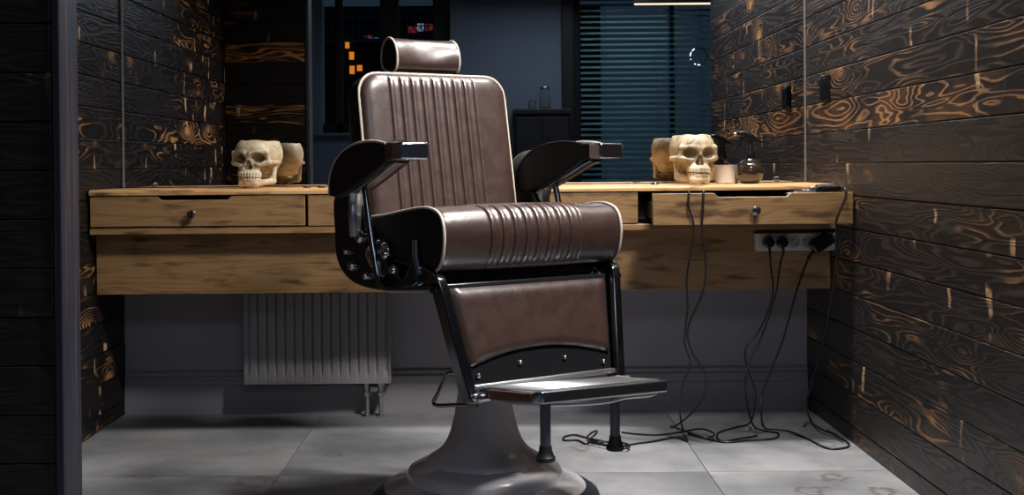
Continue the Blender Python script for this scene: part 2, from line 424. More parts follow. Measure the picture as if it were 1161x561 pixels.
# window 1: dark casement with a mullion and a pale sill
yw = RY - .2
w1 = MB()
for x0, x1 in ((H1[0] + .12, -1.375), (-1.03, -.86), (-.545, -.384)): w1.box((x0, yw, H1[2]), (x1, yw + .07, H1[3]))
w1.box((-1.56, yw, H1[2]), (-.384, yw + .07, H1[2] + .09)); w1.box((-1.56, yw, H1[3] - .05), (-.384, yw + .07, H1[3]))
w1 = struct(w1.build('window_1', M['dark_wood'], bevel=.006))
o = MB().box((-1.375, yw + .03, 1.25), (-1.03, yw + .036, 2.55)).box((-.86, yw + .03, 1.25), (-.545, yw + .036, 2.55)).build('pane', M['glass'], w1, smooth=False)
MB().box((-1.60, RY - .2, 1.135), (-.36, RY + .05, 1.16)).build('window_sill', M['wall_rear'], w1, bevel=.006)
# window 2: glazed with horizontal slat blinds
w2 = MB()
for x0, x1 in ((.68, .80), (1.62, 1.66), (2.06, 2.16)): w2.box((x0, yw, H2[2]), (x1, yw + .07, H2[3]))
w2.box((.68, yw, .25), (2.16, yw + .07, .33)); w2.box((.68, yw, 2.42), (2.16, yw + .07, 2.5))
w2 = struct(w2.build('window_2', M['dark_wood'], bevel=.006))
MB().box((.80, yw + .03, .33), (1.62, yw + .036, 2.42)).box((1.66, yw + .03, .33), (2.06, yw + .036, 2.42)).build('pane', M['glass'], w2, smooth=False)
casing = MB().box((.62, RY, 0), (.73, RY + .04, 2.62)).box((.73, RY, 2.5), (2.2, RY + .04, 2.62)).build('casing', M['dark_wood'], w2, bevel=.008)
sl = NT('teal lit slats'); sl.set(Base_Color=(.17, .33, .35), Roughness=.45)  # grey slats with the teal light on them put into the colour
tr = sl.t.nodes.new('ShaderNodeBsdfTranslucent'); tr.inputs[0].default_value = (.17, .33, .35, 1)
mx = sl.t.nodes.new('ShaderNodeMixShader'); mx.inputs[0].default_value = .4
sl.t.links.new(sl.b.outputs[0], mx.inputs[1]); sl.t.links.new(tr.outputs[0], mx.inputs[2]); sl.t.links.new(mx.outputs[0], sl.out.inputs[0])
bl = thing('window_blind', 'teal-lit horizontal slat blind hanging across the right window seen in the mirror', 'blind', (1.43, RY - .03, 2.4))
k = 0; z = .36
while z < 2.32:
    m = MB().box((-.635, -.024, -.0008), (.635, .024, .0008)); m.xf(Matrix.Rotation(R(-28), 4, 'X'))
    s = m.build('slat', sl.m, bl, smooth=False); s.location = (0, 0, z - 2.4); z += .051
MB().box((-.64, -.028, -.06), (.64, .028, -.02)).build('head_rail', M['dark_wood'], bl, bevel=.004)
MB().box((-.64, -.02, .0), (.64, .02, .018)).xf(Matrix.Translation((0, 0, -2.085))).build('bottom_rail', sl.m, bl, bevel=.004)
for dx in (-.42, .05, .45): MB().tube([(dx, .027, -.05), (dx, .027, -2.07)], .0015, 6).build('cord', M['cord'], bl)

# cabinet, jars, lamps at the far side of the room
cb = thing('dark_cabinet', 'black wooden cabinet against the grey wall reflected behind the chair', 'cabinet', (.46, -2.17, 0))
MB().box((-.27, -.2, .06), (.20, .2, 1.30)).build('body', M['dark_wood'], cb, bevel=.006)
MB().box((-.29, -.21, 1.30), (.22, .22, 1.345)).build('top', M['dark_wood'], cb, bevel=.008)
for sx in (-.262, -.032):
    d = MB().box((sx, .2, .10), (sx + .222, .218, 1.27)).build('door', M['dark_wood'], cb, bevel=.004)
    MB().sphere((sx + (.2 if sx < -.1 else .02), .228, .72), .012, 8).build('knob', M['steel'], d)
for dx in (-.25, .18):
    for dy in (-.17, .17): MB().box((dx - .02, dy - .02, 0), (dx + .02, dy + .02, .06)).build('foot', M['dark_wood'], cb)
def jar(x, y, z, r, h, lab, cat='jar'):
    t = thing('glass_jar', lab, cat, (x, y, z))
    MB().lathe([(r * .9, 0), (r, .012), (r, h * .72), (r * .8, h * .82), (r * .8, h * .9), (r * .76, h * .9), (r * .76, h * .8), (r * .93, h * .7), (r * .93, .02), (r * .1, .012)], 28).build('bowl', M['jar'], t)
    MB().lathe([(r * .84, h * .9), (r * .86, h * .97), (r * .8, h), (.004, h)], 28).build('lid', M['steel'], t)
jar(.455, -2.12, 1.345, .05, .20, 'tall clear glass jar with a lid on the reflected black cabinet')
jar(.345, -2.12, 1.345, .035, .085, 'short dark glass jar beside the tall jar on the reflected cabinet')
ln = thing('linear_lamp', 'thin warm glowing tube lamp reflected above the blinds', 'lamp', (1.53, -1.6, 2.2))
MB().box((-.345, -.02, .006), (.345, .02, .03)).build('housing', M['dark_wood'], ln, bevel=.003)
MB().tube([(-.34, 0, 0), (.34, 0, 0)], .0085, 10).build('tube', emit('warm tube', (1.0, .78, .50), 1.5), ln)
for dx in (-.3, .3): MB().tube([(dx, 0, .03), (dx, 0, ZC - 2.2)], .002, 6).build('wire', M['cord'], ln)
rl = thing('ring_lamp', 'dark ring lamp with a few white glowing segments reflected before the blinds', 'lamp', (1.80, -2.05, 1.795))
MB().tube([(.075 * math.cos(a * math.pi / 16), 0, .075 * math.sin(a * math.pi / 16)) for a in range(32)], .005, 8, closed=True).build('ring', M['dark_wood'], rl)
ew = emit('white segment', (.8, .95, 1.0), 1.6)
for a0, a1 in ((118, 140), (150, 178), (196, 203), (238, 250), (262, 280)):
    MB().tube([(.074 * math.cos(R(a)), .006, .074 * math.sin(R(a))) for a in np.linspace(a0, a1, 6)], .0055, 8).build('glow_segment', ew, rl)
MB().tube([(0, 0, .075), (0, 0, ZC - 1.795)], .002, 6).build('wire', M['cord'], rl)

# house across the street, a few lit windows, in the dusk
hs = thing('street_house', 'dark house at night with small orange lit windows seen through the reflected window', 'building', (-6, -60, 0))
MB().box((-12, -6, -6), (12, 0, 9.6)).build('wall', plain('night facade', (.010, .012, .016), .9), hs, smooth=False)
eo = emit('lit room', (1.0, .30, .03), .75); eb = emit('blue sign', (.10, .30, .55), .35); er = emit('red sign', (.5, .05, .06), .3); ep = emit('pale sign', (.4, .6, .75), .4)
def far(px, py, w, h, mat, name, d=.12):
    Yv = 68.8; c = W(px, py, Yv)
    MB().box((c.x + 6 - w / 2, 0, c.z - h / 2), (c.x + 6 + w / 2, d, c.z + h / 2)).build(name, mat, hs, smooth=False)
for p in ((394, 53.5, .22, .5), (399, 67, .26, .42), (399.5, 83, .26, .45), (408, 81, .28, .32)): far(*p, eo, 'window')
far(409, 49.5, .65, .16, eb, 'sign'); far(424, 48, .55, .14, eb, 'sign'); far(418, 45, .5, .1, er, 'sign')
far(468, 37, .5, .4, er, 'sign'); far(477, 35, .35, .42, ep, 'sign'); far(487, 35, .42, .35, er, 'sign')
bal = plain('balcony iron', (.05, .07, .09), .6)
m = MB()
for k in range(40):
    xx = -9 + k * .38
    m.box((xx, .4, 7.75), (xx + .05, .45, 9.3)); m.tube([(xx, .42, 7.8), (xx + .38, .42, 8.4)], .03, 5); m.tube([(xx + .38, .42, 7.8), (xx, .42, 8.4)], .03, 5)
for zz in (7.7, 8.4, 8.9, 9.3): m.box((-9, .38, zz), (6.2, .48, zz + .07))
m.box((-9, -.0, 7.6), (6.2, .5, 7.7)); m.build('balcony', bal, hs, smooth=False)

# ------------------------------------------------------------------ mirror
ZT = 0.806
mir = thing('mirror', 'wide frameless wall mirror above the pine counter between charred plank walls', 'mirror', (-.1, MY - .02, ZT))
gm = MB().box((XL + .007, MY - .014, ZT + .003), (XR - .007, MY - .002, 2.68)); gm.v = [(x, y - (z - ZT) * .0014, z) for x, y, z in gm.v]      # hangs a hair forward
wpar(gm.build('glass', M['mirror'], smooth=False), mir)
for x in (XL + .0045, XR - .0045):
    wpar(MB().box((x - .0035, MY - .019, ZT + .002), (x + .0035, MY - .002, 2.68)).build('edge_strip', M['trim'], bevel=.001), mir)
for px in (173.5, 882):
    c = W(px, 205, MY - .03)
    wpar(MB().lathe([(.009, MY - .015), (.010, MY - .022), (.009, MY - .030), (.003, MY - .034)], 16, (c.x, 0, ZT + .012), 'y').build('clip', M['dark_chrome']), mir)

# ------------------------------------------------------------------ vanity desk
DY = 4.0
dk = thing('vanity_desk', 'long torched pine barber counter with drawers spanning between the two charred walls', 'desk', (-.1, 4.2, .459))
TX0, TX1 = XL + .006, XR - .004
top = [(DY, .787), (DY, .797), (DY + .003, .802), (DY + .011, ZT), (MY - .001, ZT), (MY - .001, .787)]
wpar(MB().prism(top, 'x', TX0, TX1).build('worktop', M['pine_top'], bevel=.0015, seg=2), dk)
wpar(MB().box((TX0, DY + .004, .660), (TX1, MY - .03, .681)).build('bottom_board', M['pine'], bevel=.0025), dk)
wpar(MB().box((TX0, 4.07, .459), (TX1, 4.092, .659)).build('apron', M['pine'], bevel=.0025), dk)
for xa in (TX0, -.610, .452, TX1 - .016): wpar(MB().box((xa, DY + .03, .682), (xa + .016, MY - .02, .786)).build('divider', M['pine'], bevel=.001), dk)
wpar(MB().box((-.604, DY + .003, .684), (.466, DY + .022, .783)).build('front_panel', M['pine'], bevel=.002), dk)
def front(x0, x1, n0, n1, y, z0=.686, z1=.7835):
    return MB().prism([(x0, z0), (x1, z0), (x1, z1), (n1 + .012, z1), (n1, z1 - .012), (n0, z1 - .012), (n0 - .012, z1), (x0, z1)], 'y', y, y + .02)
def drawer(x0, x1, n0, n1, y, kx, kz):
    d = wpar(front(x0, x1, n0, n1, y).build('drawer', M['pine'], bevel=.0018, seg=2), dk)
    m = MB(); xi, xj = x0 + .022, x1 - .022
    m.box((xi, y + .02, .692), (xi + .012, y + .36, .765)); m.box((xj - .012, y + .02, .692), (xj, y + .36, .765))
    m.box((xi, y + .348, .692), (xj, y + .36, .765)); m.box((xi, y + .02, .690), (xj, y + .36, .697))
    o = wpar(m.build('drawer_box', M['dark_wood'], smooth=False), dk); o.matrix_parent_inverse = o.matrix_parent_inverse; o.parent = d
    o.matrix_parent_inverse = Matrix.Identity(4)
    sl = MB().box((xi - .006, y + .03, .70), (xi - .0005, y + .35, .752)).build('slide', M['steel'], d, bevel=.001)
    kb = MB().lathe([(.005, y), (.005, y - .008), (.013, y - .012), (.0155, y - .019), (.013, y - .025), (.004, y - .027)], 24, (kx, 0, kz), 'y').build('knob', M['chrome'], d)
    return d
c = W(218, 243, DY); drawer(TX0 + .003, -.614, W(178, 225, DY).x + .012, W(262, 225, DY).x - .012, DY + .002, c.x, c.z)
DR = 3.80
c = W(856, 238.5, DR); drawer(.488, XR - .006, W(810, 220, DR).x + .012, W(897, 220, DR).x - .012, DR, c.x, c.z)

# ------------------------------------------------------------------ power strip, plugs, cords
ps = thing('power_strip', 'grey five socket power strip screwed to the pine apron', 'power strip', (.985, 4.06, .615))
Lp = 4.058
c0, c1 = W(855, 274, Lp), W(944.5, 273, Lp)
zc = (c0.z + c1.z) / 2
SX = [W(p, 272.5, Lp).x for p in (868.3, 883.6, 898.6, 913.5, 929.5)]
wpar(MB().box((c0.x, 4.034, zc - .029), (c1.x, 4.0695, zc + .029)).build('case', M['strip'], bevel=.004), ps)
hole = plain('socket shade', (.40, .38, .37), .5)
for i, x in enumerate(SX):
    s = wpar(MB().lathe([(.0192, 4.0342), (.0192, 4.0325), (.0175, 4.0322), (.0172, 4.0335), (.001, 4.0338)], 28, (x, 0, zc), 'y').build('socket', hole), ps)
    o = MB()
    for dx, dz in ((-.0075, .0065), (.0075, -.0065)): o.lathe([(.0028, 4.0338), (.0028, 4.0320)], 10, (x + dx, 0, zc + dz), 'y')
    o = o.build('contact_hole', M['rubber'], s)
wpar(MB().box((c1.x - .010, 4.031, zc - .008), (c1.x - .004, 4.0345, zc + .008)).build('switch', M['strip'], bevel=.001), ps)
def tubeobj(pts, label, group=None, r=.0032, name='power_cable', cat='cable', k=8):
    o = MB().tube(pts, r, 8, smooth=k).build(name, M['cord'])
    tag(o, label, cat, group); return o
def plug(x, label, name='plug'):
    t = thing(name, label, 'plug', (x, 4.03, zc))
    wpar(MB().lathe([(.0185, 4.0318), (.0188, 4.022), (.017, 4.008), (.0165, 4.000), (.012, 3.996)], 28, (x, 0, zc), 'y').build('body', M['plastic']), t)
    wpar(MB().tube([(x, 4.008, zc - .014), (x, 4.002, zc - .026), (x + .0005, 4.001, zc - .034)], .0046, 10).build('strain_relief', M['rubber']), t)
plug(SX[0], 'round black plug in the leftmost socket of the grey strip')
plug(SX[1], 'round black plug in the second socket of the grey strip')
ad = thing('power_adapter', 'big black angled adapter plugged into the right end of the strip', 'adapter', (SX[4] - .004, 4.02, zc - .002))
mm = MB().box((-.040, -.028, -.020), (.038, .02, .022)).xf(Matrix.Rotation(R(-33), 4, 'Y')).build('body', M['plastic'], ad, bevel=.007)
MB().lathe([(.0185, .0), (.0185, .012)], 24, (.004, 0, .002), 'y').build('prong_plate', M['plastic'], ad)
MB().tube([(-.030, -.005, -.030), (-.041, -.005, -.043), (-.046, -.005, -.052)], .006, 10).build('strain_relief', M['rubber'], ad)
def P3(lst, y0, y1):
    """hang a cord: pixels and depths interpolated from y0 to y1"""
    n = len(lst) - 1
    return [W(p[0], p[1], y0 + (y1 - y0) * i / n) for i, p in enumerate(lst)]
def FL(lst, r=.0034): return [G(p[0], p[1], p[2] if len(p) > 2 else r) for p in lst]
tubeobj([(SX[0] + .0005, 4.001, zc - .034)] + P3([(874, 302), (876, 335), (861, 374), (845, 396), (850, 425), (857, 448)], 3.99, 3.93) +
        FL([(851, 478, .02), (835, 484), (814, 491), (818, 500), (840, 497), (858, 494)]), 'black cord hanging from the leftmost plug of the strip', r=.0032)
tubeobj([(SX[1] + .0005, 4.001, zc - .034)] + P3([(884.5, 300), (879, 335), (862, 385), (850, 409), (845, 440)], 3.985, 3.92) +
        FL([(853, 480, .03), (866, 488, .006), (882, 491), (878, 497), (850, 499), (822, 501), (800, 497), (780, 492)]), 'black cord hanging from the second plug of the strip', r=.0032)
c = Vector(ad.location) + Vector((-.046, -.005, -.052))
tubeobj([tuple(c)] + P3([(903, 330), (888, 384), (874, 420), (864, 447), (863, 465)], 4.0, 3.93) +
        FL([(866, 484, .02), (880, 487, .012), (895, 489, .008), (915, 497), (938, 508), (958, 507.5), (962.5, 503), (952, 496), (938, 488)], .0034),
        'black cord running from the angled adapter to the right wall corner', r=.0034)
# clipper leads out of the open drawer
zt = .7835
def lead(xtop, hang, floor, label, d1=3.80, d2=3.90, lift=0):
    c = W(xtop, 219, DR)
    pts = [(c.x + .03, DR + .10, zt - .05), (c.x + .008, DR + .045, zt - .004), (c.x, DR + .012, zt + .0045), (c.x, DR - .006, zt - .001)]
    tubeobj([tuple(p) for p in pts] + P3(hang[:3], DR - .012, DR - .010) + P3(hang[3:], d1, d2) + [p + Vector((0, 0, lift)) for p in FL(floor)], label)
lead(781, [(781, 235), (786.5, 256), (783, 285), (778.5, 317), (779.5, 350), (776, 388), (782, 412), (773, 440), (771, 468)],
     [(775, 490, .02), (779, 500), (765, 496), (742, 500), (720, 503), (703, 506), (690, 505), (672, 500), (664, 503), (655, 499), (640, 499), (640, 495), (652, 493), (668, 497), (684, 500), (704, 504)],
     'left of two black cords hanging over the open drawer front')
lead(797.5, [(797, 240), (796, 262), (800, 298), (797, 330), (780, 372), (784, 398), (799, 424), (797, 452), (778, 474), (763, 484)],
     [(762, 488, .012), (778, 494, .008), (800, 501), (810, 497), (795, 491), (770, 495), (745, 498), (722, 497), (705, 495)],
     'right of two black cords hanging over the open drawer front', 3.85, 3.935, .014)
tubeobj([p + Vector((0, 0, .0045 if p.z > .002 else .0105)) for p in [G(664, 500), G(671, 492, .02), G(677, 490, .035), G(675, 494, .02), G(667, 502, .004), G(682, 508), G(704, 512), G(713, 511), G(711, 507), G(694, 504), G(678, 505)]],
        'small loop of black cord lying by the chair footrest leg')
# clippers lying on the drawer edge
def clipper(px, w, lab, z, yo):
    c = W(px, 213, DR + .03)
    t = thing('hair_clipper', lab, 'clipper', (c.x, DR + yo, z))
    mb = MB().lathe([(.006, -w), (.0105, -w * .9), (.0125, -w * .4), (.0115, 0), (.0125, w * .5), (.0115, w * .85), (.005, w)], 24, axis='x'); mb.build('body', M['plastic'], t)
    MB().box((-w - .018, -.010, -.005), (-w + .004, .010, .004)).build('blade', M['steel'], t, bevel=.0015)
    MB().box((-w * .2, -.004, .0095), (w * .3, .004, .0135)).build('switch', M['chrome'], t, bevel=.002)
    return t
clipper(914, .040, 'glossy black hair clipper lying at the notch of the open drawer', zt - .005, .040)
t = clipper(937, .040, 'glossy black hair clipper with a cord at the right end of the open drawer', zt + .0128, .012)
c = t.location
tubeobj([(c.x + .036, c.y, c.z), (c.x + .047, c.y - .005, c.z + .002), (c.x + .049, DR - .003, zt + .006), (c.x + .05, DR - .007, zt - .012), tuple(W(948, 250, DR - .008)), tuple(W(949, 262, DR + .02)), tuple(W(948, 300, 3.9)), tuple(W(935, 380, 3.98)), tuple(W(916, 450, 4.0))] + FL([(918, 474, .015), (930, 486, .012), (946, 492, .012), (956, 498, .012)]),
        'black cord hanging from the clipper down the right wall')

# ------------------------------------------------------------------ things on the counter
def grommet(px, py, lab, mat):
    c = G(px, py, ZT)
    o = MB().lathe([(.0125, ZT + .0003), (.0135, ZT + .002), (.012, ZT + .0045), (.0075, ZT + .004), (.006, ZT + .0015), (.0005, ZT + .001)], 24, (c.x, c.y, 0)).build('cable_grommet', mat)
    tag(o, lab, 'grommet')
bz = plain('bronze plastic', (.06, .035, .028), .3)
def cy(px, Y): return W(px, 200, Y).x
for px, Y, lab, mat in ((348, 4.10, 'small brown grommet on the counter near the left skull', bz), (364.5, 4.10, 'small black grommet on the counter beside the left chair armrest', M['rubber']), (742.5, 4.12, 'small dark grommet on the counter beside the right skull', M['dark_chrome'])):
    x = cy(px, Y)
    o = MB().lathe([(.0125, ZT + .0003), (.0135, ZT + .003), (.012, ZT + .0065), (.0075, ZT + .006), (.006, ZT + .0025), (.0005, ZT + .002)], 24, (x, Y, 0)).build('cable_grommet', mat)
    tag(o, lab, 'grommet')
# spray bottle
YS = 4.13; x = cy(850, YS)
sb = thing('spray_bottle', 'black globe spray bottle with a trigger head beside the right skull', 'spray bottle', (x, YS, ZT))
gl = NT('smoked globe'); gl.set(Base_Color=(.028, .020, .013), Roughness=.06, Specular_IOR_Level=.8, Coat_Weight=.6)
MB().lathe([(.024, .0005), (.029, .003), (.040, .017), (.0455, .035), (.0455, .045), (.041, .060), (.030, .073), (.019, .082), (.016, .090), (.001, .091)], 40).build('globe', gl.m, sb)
MB().lathe([(.0185, .084), (.0195, .088), (.0185, .108), (.0145, .118), (.0135, .138)], 28).build('collar', M['plastic'], sb)
hd = [(-.044, .162), (-.044, .172), (-.036, .1765), (-.014, .1765), (.012, .165), (.036, .146), (.046, .136), (.038, .133), (.020, .140), (.010, .132), (-.012, .132), (-.016, .150), (-.030, .160)]
MB().prism(hd, 'y', -.010, .010).build('spray_head', M['plastic'], sb, bevel=.004)
tg = [(-.020, .156), (-.028, .158), (-.036, .140), (-.046, .122), (-.056, .112), (-.053, .108), (-.040, .116), (-.028, .132)]
MB().prism(tg, 'y', -.006, .006).build('trigger', M['plastic'], sb, bevel=.0025)
MB().lathe([(.006, -.044), (.0065, -.052), (.003, -.054)], 14, (0, 0, .1675), 'x').build('nozzle', M['steel'], sb)
sb.rotation_euler.z = R(-4)
# white pot behind it
YP = 4.19; x = cy(824, YP)
wp = MB().lathe([(.034, 0.0005), (.038, .004), (.042, .060), (.0435, .064), (.0415, .064), (.039, .060), (.034, .008), (.0005, .006)], 40, (x, YP, ZT)).build('ceramic_pot', M['white'])
tag(wp, 'small white ceramic pot between the right skull and the spray bottle', 'pot')

# switch plate on the right wall
c = W(937.5, 100, 1.0); ys = 4.115; zs = W(937.5, 100, ys).z
o = thing('wall_switch', 'black switch plate on the charred right wall near the mirror', 'switch', (XR, ys, zs))
MB().box((-.012, -.048, -.043), (-.0005, .048, .043)).build('plate', M['plastic'], o, bevel=.003)
for dy in (-.021, .021): MB().box((-.0155, dy - .018, -.033), (-.0115, dy + .018, .033)).build('rocker', M['plastic'], o, bevel=.0015)

# ------------------------------------------------------------------ radiator
xr0, xr1 = W(277, 400, 4.29).x, W(442, 400, 4.29).x; zr0 = W(360, 435, 4.29).z; zr1 = zr0 + .50
rd = thing('radiator', 'pale grey ribbed panel radiator under the pine counter', 'radiator', ((xr0 + xr1) / 2, 4.34, zr0))
N = 15; wdt = xr1 - xr0; step = (wdt - .03) / N
def rib(x):
    u = (x - xr0 - .015) / step; f = u - math.floor(u)
    if u < 0 or u > N: return 0
    d = min(f, 1 - f) * step
    return .007 * max(0, 1 - d / .0055)
xs = np.concatenate([np.linspace(xr0 + .015 + i * step, xr0 + .015 + (i + 1) * step, 13)[:-1] for i in range(N)]); xs = [xr0] + list(xs) + [xr1 - .015, xr1]
zs_ = [zr0, zr0 + .026, zr0 + .036] + list(np.linspace(zr0 + .05, zr1 - .05, 8)) + [zr1 - .036, zr1 - .026, zr1]
m = MB(); vs = []; fs = []
for z in zs_:
    fz = min(1, max(0, (z - zr0 - .026) / .010), max(0, (zr1 - .026 - z) / .010))
    for x in xs: vs.append((x, 4.285 + rib(x) * fz, z))
n = len(xs)
for j in range(len(zs_) - 1):
    for i in range(n - 1): fs.append((j * n + i, j * n + i + 1, (j + 1) * n + i + 1, (j + 1) * n + i))
m.add(vs, fs)
m.box((xr0, 4.293, zr0), (xr1, 4.297, zr1))
wpar(m.build('front_panel', M['rad'], angle=50), rd)
for xa in (xr0 - .001, xr1 - .004): wpar(MB().box((xa, 4.283, zr0 - .001), (xa + .005, 4.36, zr1)).build('side_cover', M['rad'], bevel=.001), rd)
wpar(MB().box((xr0 + .005, 4.345, zr0 + .005), (xr1 - .005, 4.358, zr1 - .01)).build('back_panel', M['rad']), rd)
wpar(MB().box((xr0, 4.286, zr1 - .004), (xr1, 4.358, zr1)).build('top_grille', M['rad'], bevel=.001), rd)
for xa in (xr0 + .08, xr1 - .11): wpar(MB().box((xa, 4.355, zr0 + .1), (xa + .03, 4.399, zr0 + .4)).build('bracket', M['rad']), rd)
for px in (416, 431.5):
    x = W(px, 450, 4.32).x
    p = wpar(MB().lathe([(.0075, 0.0005), (.0075, zr0 + .03)], 16, (x, 4.325, 0)).build('pipe', M['steel']), rd)
    MB().lathe([(.019, .001), (.019, .004), (.013, .008), (.008, .009)], 18, (x, 4.325, 0)).build('collar', M['steel'], p)
    MB().lathe([(.009, zr0 - .052), (.0135, zr0 - .050), (.0135, zr0 - .036), (.010, zr0 - .034), (.010, zr0 - .022), (.0135, zr0 - .020), (.0135, zr0 - .004), (.009, zr0 - .002)], 6, (x, 4.325, 0)).build('valve', M['steel'], p)
x = W(424, 450, 4.32).x
wpar(MB().box((x - .014, 4.314, zr0 - .034), (x + .014, 4.334, zr0 - .016)).build('valve_block', M['steel'], bevel=.002), rd)
# ------------------------------------------------------------------ skulls (implicit surface, meshed with surface nets)
def net(f, lo, hi, h):
    ax = [np.arange(lo[i], hi[i] + h, h) for i in range(3)]
    X, Y, Z = np.meshgrid(*ax, indexing='ij'); V = f(X, Y, Z)
    ins = V < 0; s = X.shape
    cells = np.zeros((s[0] - 1, s[1] - 1, s[2] - 1), bool); cnt = np.zeros(cells.shape, int)
    sl = lambda a, d: a[d[0]:a.shape[0] - 1 + d[0], d[1]:a.shape[1] - 1 + d[1], d[2]:a.shape[2] - 1 + d[2]]
    cor = [(i, j, k) for i in (0, 1) for j in (0, 1) for k in (0, 1)]
    for d in cor: cnt += sl(ins, d)
    cells = (cnt > 0) & (cnt < 8)
    acc = np.zeros(cells.shape + (3,)); num = np.zeros(cells.shape)
    for a in cor:
        for ax_ in range(3):
            if a[ax_]: continue
            b_ = list(a); b_[ax_] = 1; va, vb = sl(V, a), sl(V, b_); cr = (va < 0) != (vb < 0)
            t = np.where(cr, va / np.where(va == vb, 1, va - vb), 0)
            for q in range(3):
                acc[..., q] += np.where(cr, a[q] + (t if q == ax_ else 0), 0)
            num += cr
    idx = -np.ones(cells.shape, int); idx[cells] = np.arange(cells.sum())
    c = np.argwhere(cells); p = acc[cells] / num[cells][:, None]
    verts = (c + p) * h + np.array([a[0] for a in ax])
    faces = []
    for ax_ in range(3):
        u, v = [(1, 2), (2, 0), (0, 1)][ax_]
        a = ins[tuple(slice(0, -1) if q == ax_ else slice(None) for q in range(3))]
        b_ = ins[tuple(slice(1, None) if q == ax_ else slice(None) for q in range(3))]
        e = np.argwhere(a != b_)
        e = e[(e[:, u] > 0) & (e[:, v] > 0) & (e[:, u] < s[u] - 1) & (e[:, v] < s[v] - 1)]
        fl = a[tuple(e.T)]
        def off(du, dv):
            q = e.copy(); q[:, u] += du; q[:, v] += dv; return idx[tuple(q.T)]
        quad = np.stack([off(-1, -1), off(0, -1), off(0, 0), off(-1, 0)], 1)
        quad[~fl] = quad[~fl][:, ::-1]
        faces.append(quad)
    return verts, np.concatenate(faces)
def smin(a, b, k): 
    h = np.clip(0.5 + 0.5 * (b - a) / k, 0, 1); return b + (a - b) * h - k * h * (1 - h)
def smax(a, b, k): return -smin(-a, -b, k)
def skull_field(X, Y, Z):
    ax = np.abs(X)
    def ell(c, r, x=None):
        x = ax if x is None else x
        k0 = np.sqrt(((x - c[0]) / r[0]) ** 2 + ((Y - c[1]) / r[1]) ** 2 + ((Z - c[2]) / r[2]) ** 2)
        k1 = np.sqrt(((x - c[0]) / r[0] ** 2) ** 2 + ((Y - c[1]) / r[1] ** 2) ** 2 + ((Z - c[2]) / r[2] ** 2) ** 2) + 1e-9
        return k0 * (k0 - 1) / k1
    def cap(a, b, ra, rb=None, x=None):
        x = ax if x is None else x; rb = ra if rb is None else rb
        a = np.array(a, float); d = np.array(b, float) - a
        t = np.clip(((x - a[0]) * d[0] + (Y - a[1]) * d[1] + (Z - a[2]) * d[2]) / (d @ d), 0, 1)
        return np.sqrt((x - a[0] - t * d[0]) ** 2 + (Y - a[1] - t * d[1]) ** 2 + (Z - a[2] - t * d[2]) ** 2) - (ra + (rb - ra) * t)
    d = ell((0, 2.6, 11.2), (7.1, 8.6, 7.6))                               # braincase
    d = smin(d, ell((0, -3.0, 12.2), (5.6, 3.6, 4.2)), 1.2)                # forehead
    d = smin(d, cap((0.9, -6.1, 11.3), (5.6, -4.2, 11.6), 0.95, 0.8), 0.7) # brow ridge
    d = smin(d, ell((0, -2.8, 8.0), (4.0, 3.2, 4.0)), 0.8)                 # mid face
    d = smin(d, cap((3.0, -5.0, 7.9), (5.9, -3.4, 8.3), 1.05, .95), 0.7)   # cheekbone
    d = smin(d, cap((5.6, -4.2, 11.4), (5.9, -3.4, 8.4), 0.75), 0.5)       # outer orbit
    d = smin(d, cap((5.9, -3.4, 8.3), (7.1, 2.0, 8.2), 0.72, .62), 0.5)    # cheek arch
    d = smin(d, ell((0, -4.2, 5.3), (3.7, 2.6, 1.7)), 0.8)                 # upper jaw
    d = smin(d, cap((0, -6.1, 9.4), (0, -5.9, 11.2), 0.7, .8), 0.5)        # nose bridge
    d = smin(d, cap((0, 5.0, 4.8), (3.5, 3.5, 4.8), 1.2), 1.5)             # skull base
    jaw = cap((0, -6.0, 1.35), (2.1, -5.6, 1.45), 1.35, 1.3)               # chin
    jaw = smin(jaw, cap((2.1, -5.4, 1.55), (5.5, 0.6, 2.3), 1.15, 1.0), 0.6)
    jaw = smin(jaw, cap((5.4, 0.3, 2.3), (6.0, 1.2, 7.6), 1.05, .75), 0.5)
    jaw = smin(jaw, ell((0, -4.6, 2.7), (3.5, 2.3, 1.2)), 0.6)
    jaw = smax(jaw, -ell((0, -6.6, -.35), (1.7, 2.6, 1.05)), 0.3)          # arch under the chin
    d = smin(d, jaw, 0.25)
    d = smax(d, -ell((3.0, -6.3, 9.8), (2.2, 5.0, 1.8)), 0.22)          # eye sockets
    nose = smin(ell((0.62, -6.2, 6.75), (.8, 3.2, .85)), ell((0.28, -6.2, 7.9), (.55, 3.0, 1.35)), .4)
    d = smax(d, -nose, 0.2)
    d = smin(d, cap((0, -6.4, 6.5), (0, -5.2, 8.4), 0.16, .12), 0.1)
    d = smax(d, -ell((4.5, -2.4, 5.3), (1.5, 3.2, 2.1)), 0.3)              # hollow behind the cheek
    # teeth
    for row, z0, z1, nn in ((0, 3.75, 4.75, 6), (1, 2.55, 3.45, 6)):
        A = 3.6 if row == 0 else 3.4; B = 2.75 if row == 0 else 2.6
        for i in range(nn):
            a = math.radians(7.5 + 14.5 * i); x = A * math.sin(a); y = -4.25 - B * math.cos(a)
            d = smin(d, cap((x, y, z0), (x * .98, y + .12, z1 + .25), 0.43 if i < 3 else .5), 0.09)
    d = smax(d, -(np.sqrt((np.abs(Z - 3.6 + .05 * X) - 0) ** 2 + np.maximum(0, Y + 4.6) ** 2 * 0) - 0.09 + 0 * ax + np.where(Y < -4.6, 0, 9)), 0.08)
    # sawn open like a bowl
    d = smax(d, Z - (15.6 + 0.14 * np.sin(X * 1.1) + 0.1 * np.sin(Y * 1.4)), 0.25)
    d = smax(d, -ell((0, 2.6, 16.6), (6.0, 7.4, 3.4)), 0.3)
    d = smax(d, 0.02 - Z, 0.05)
    return d
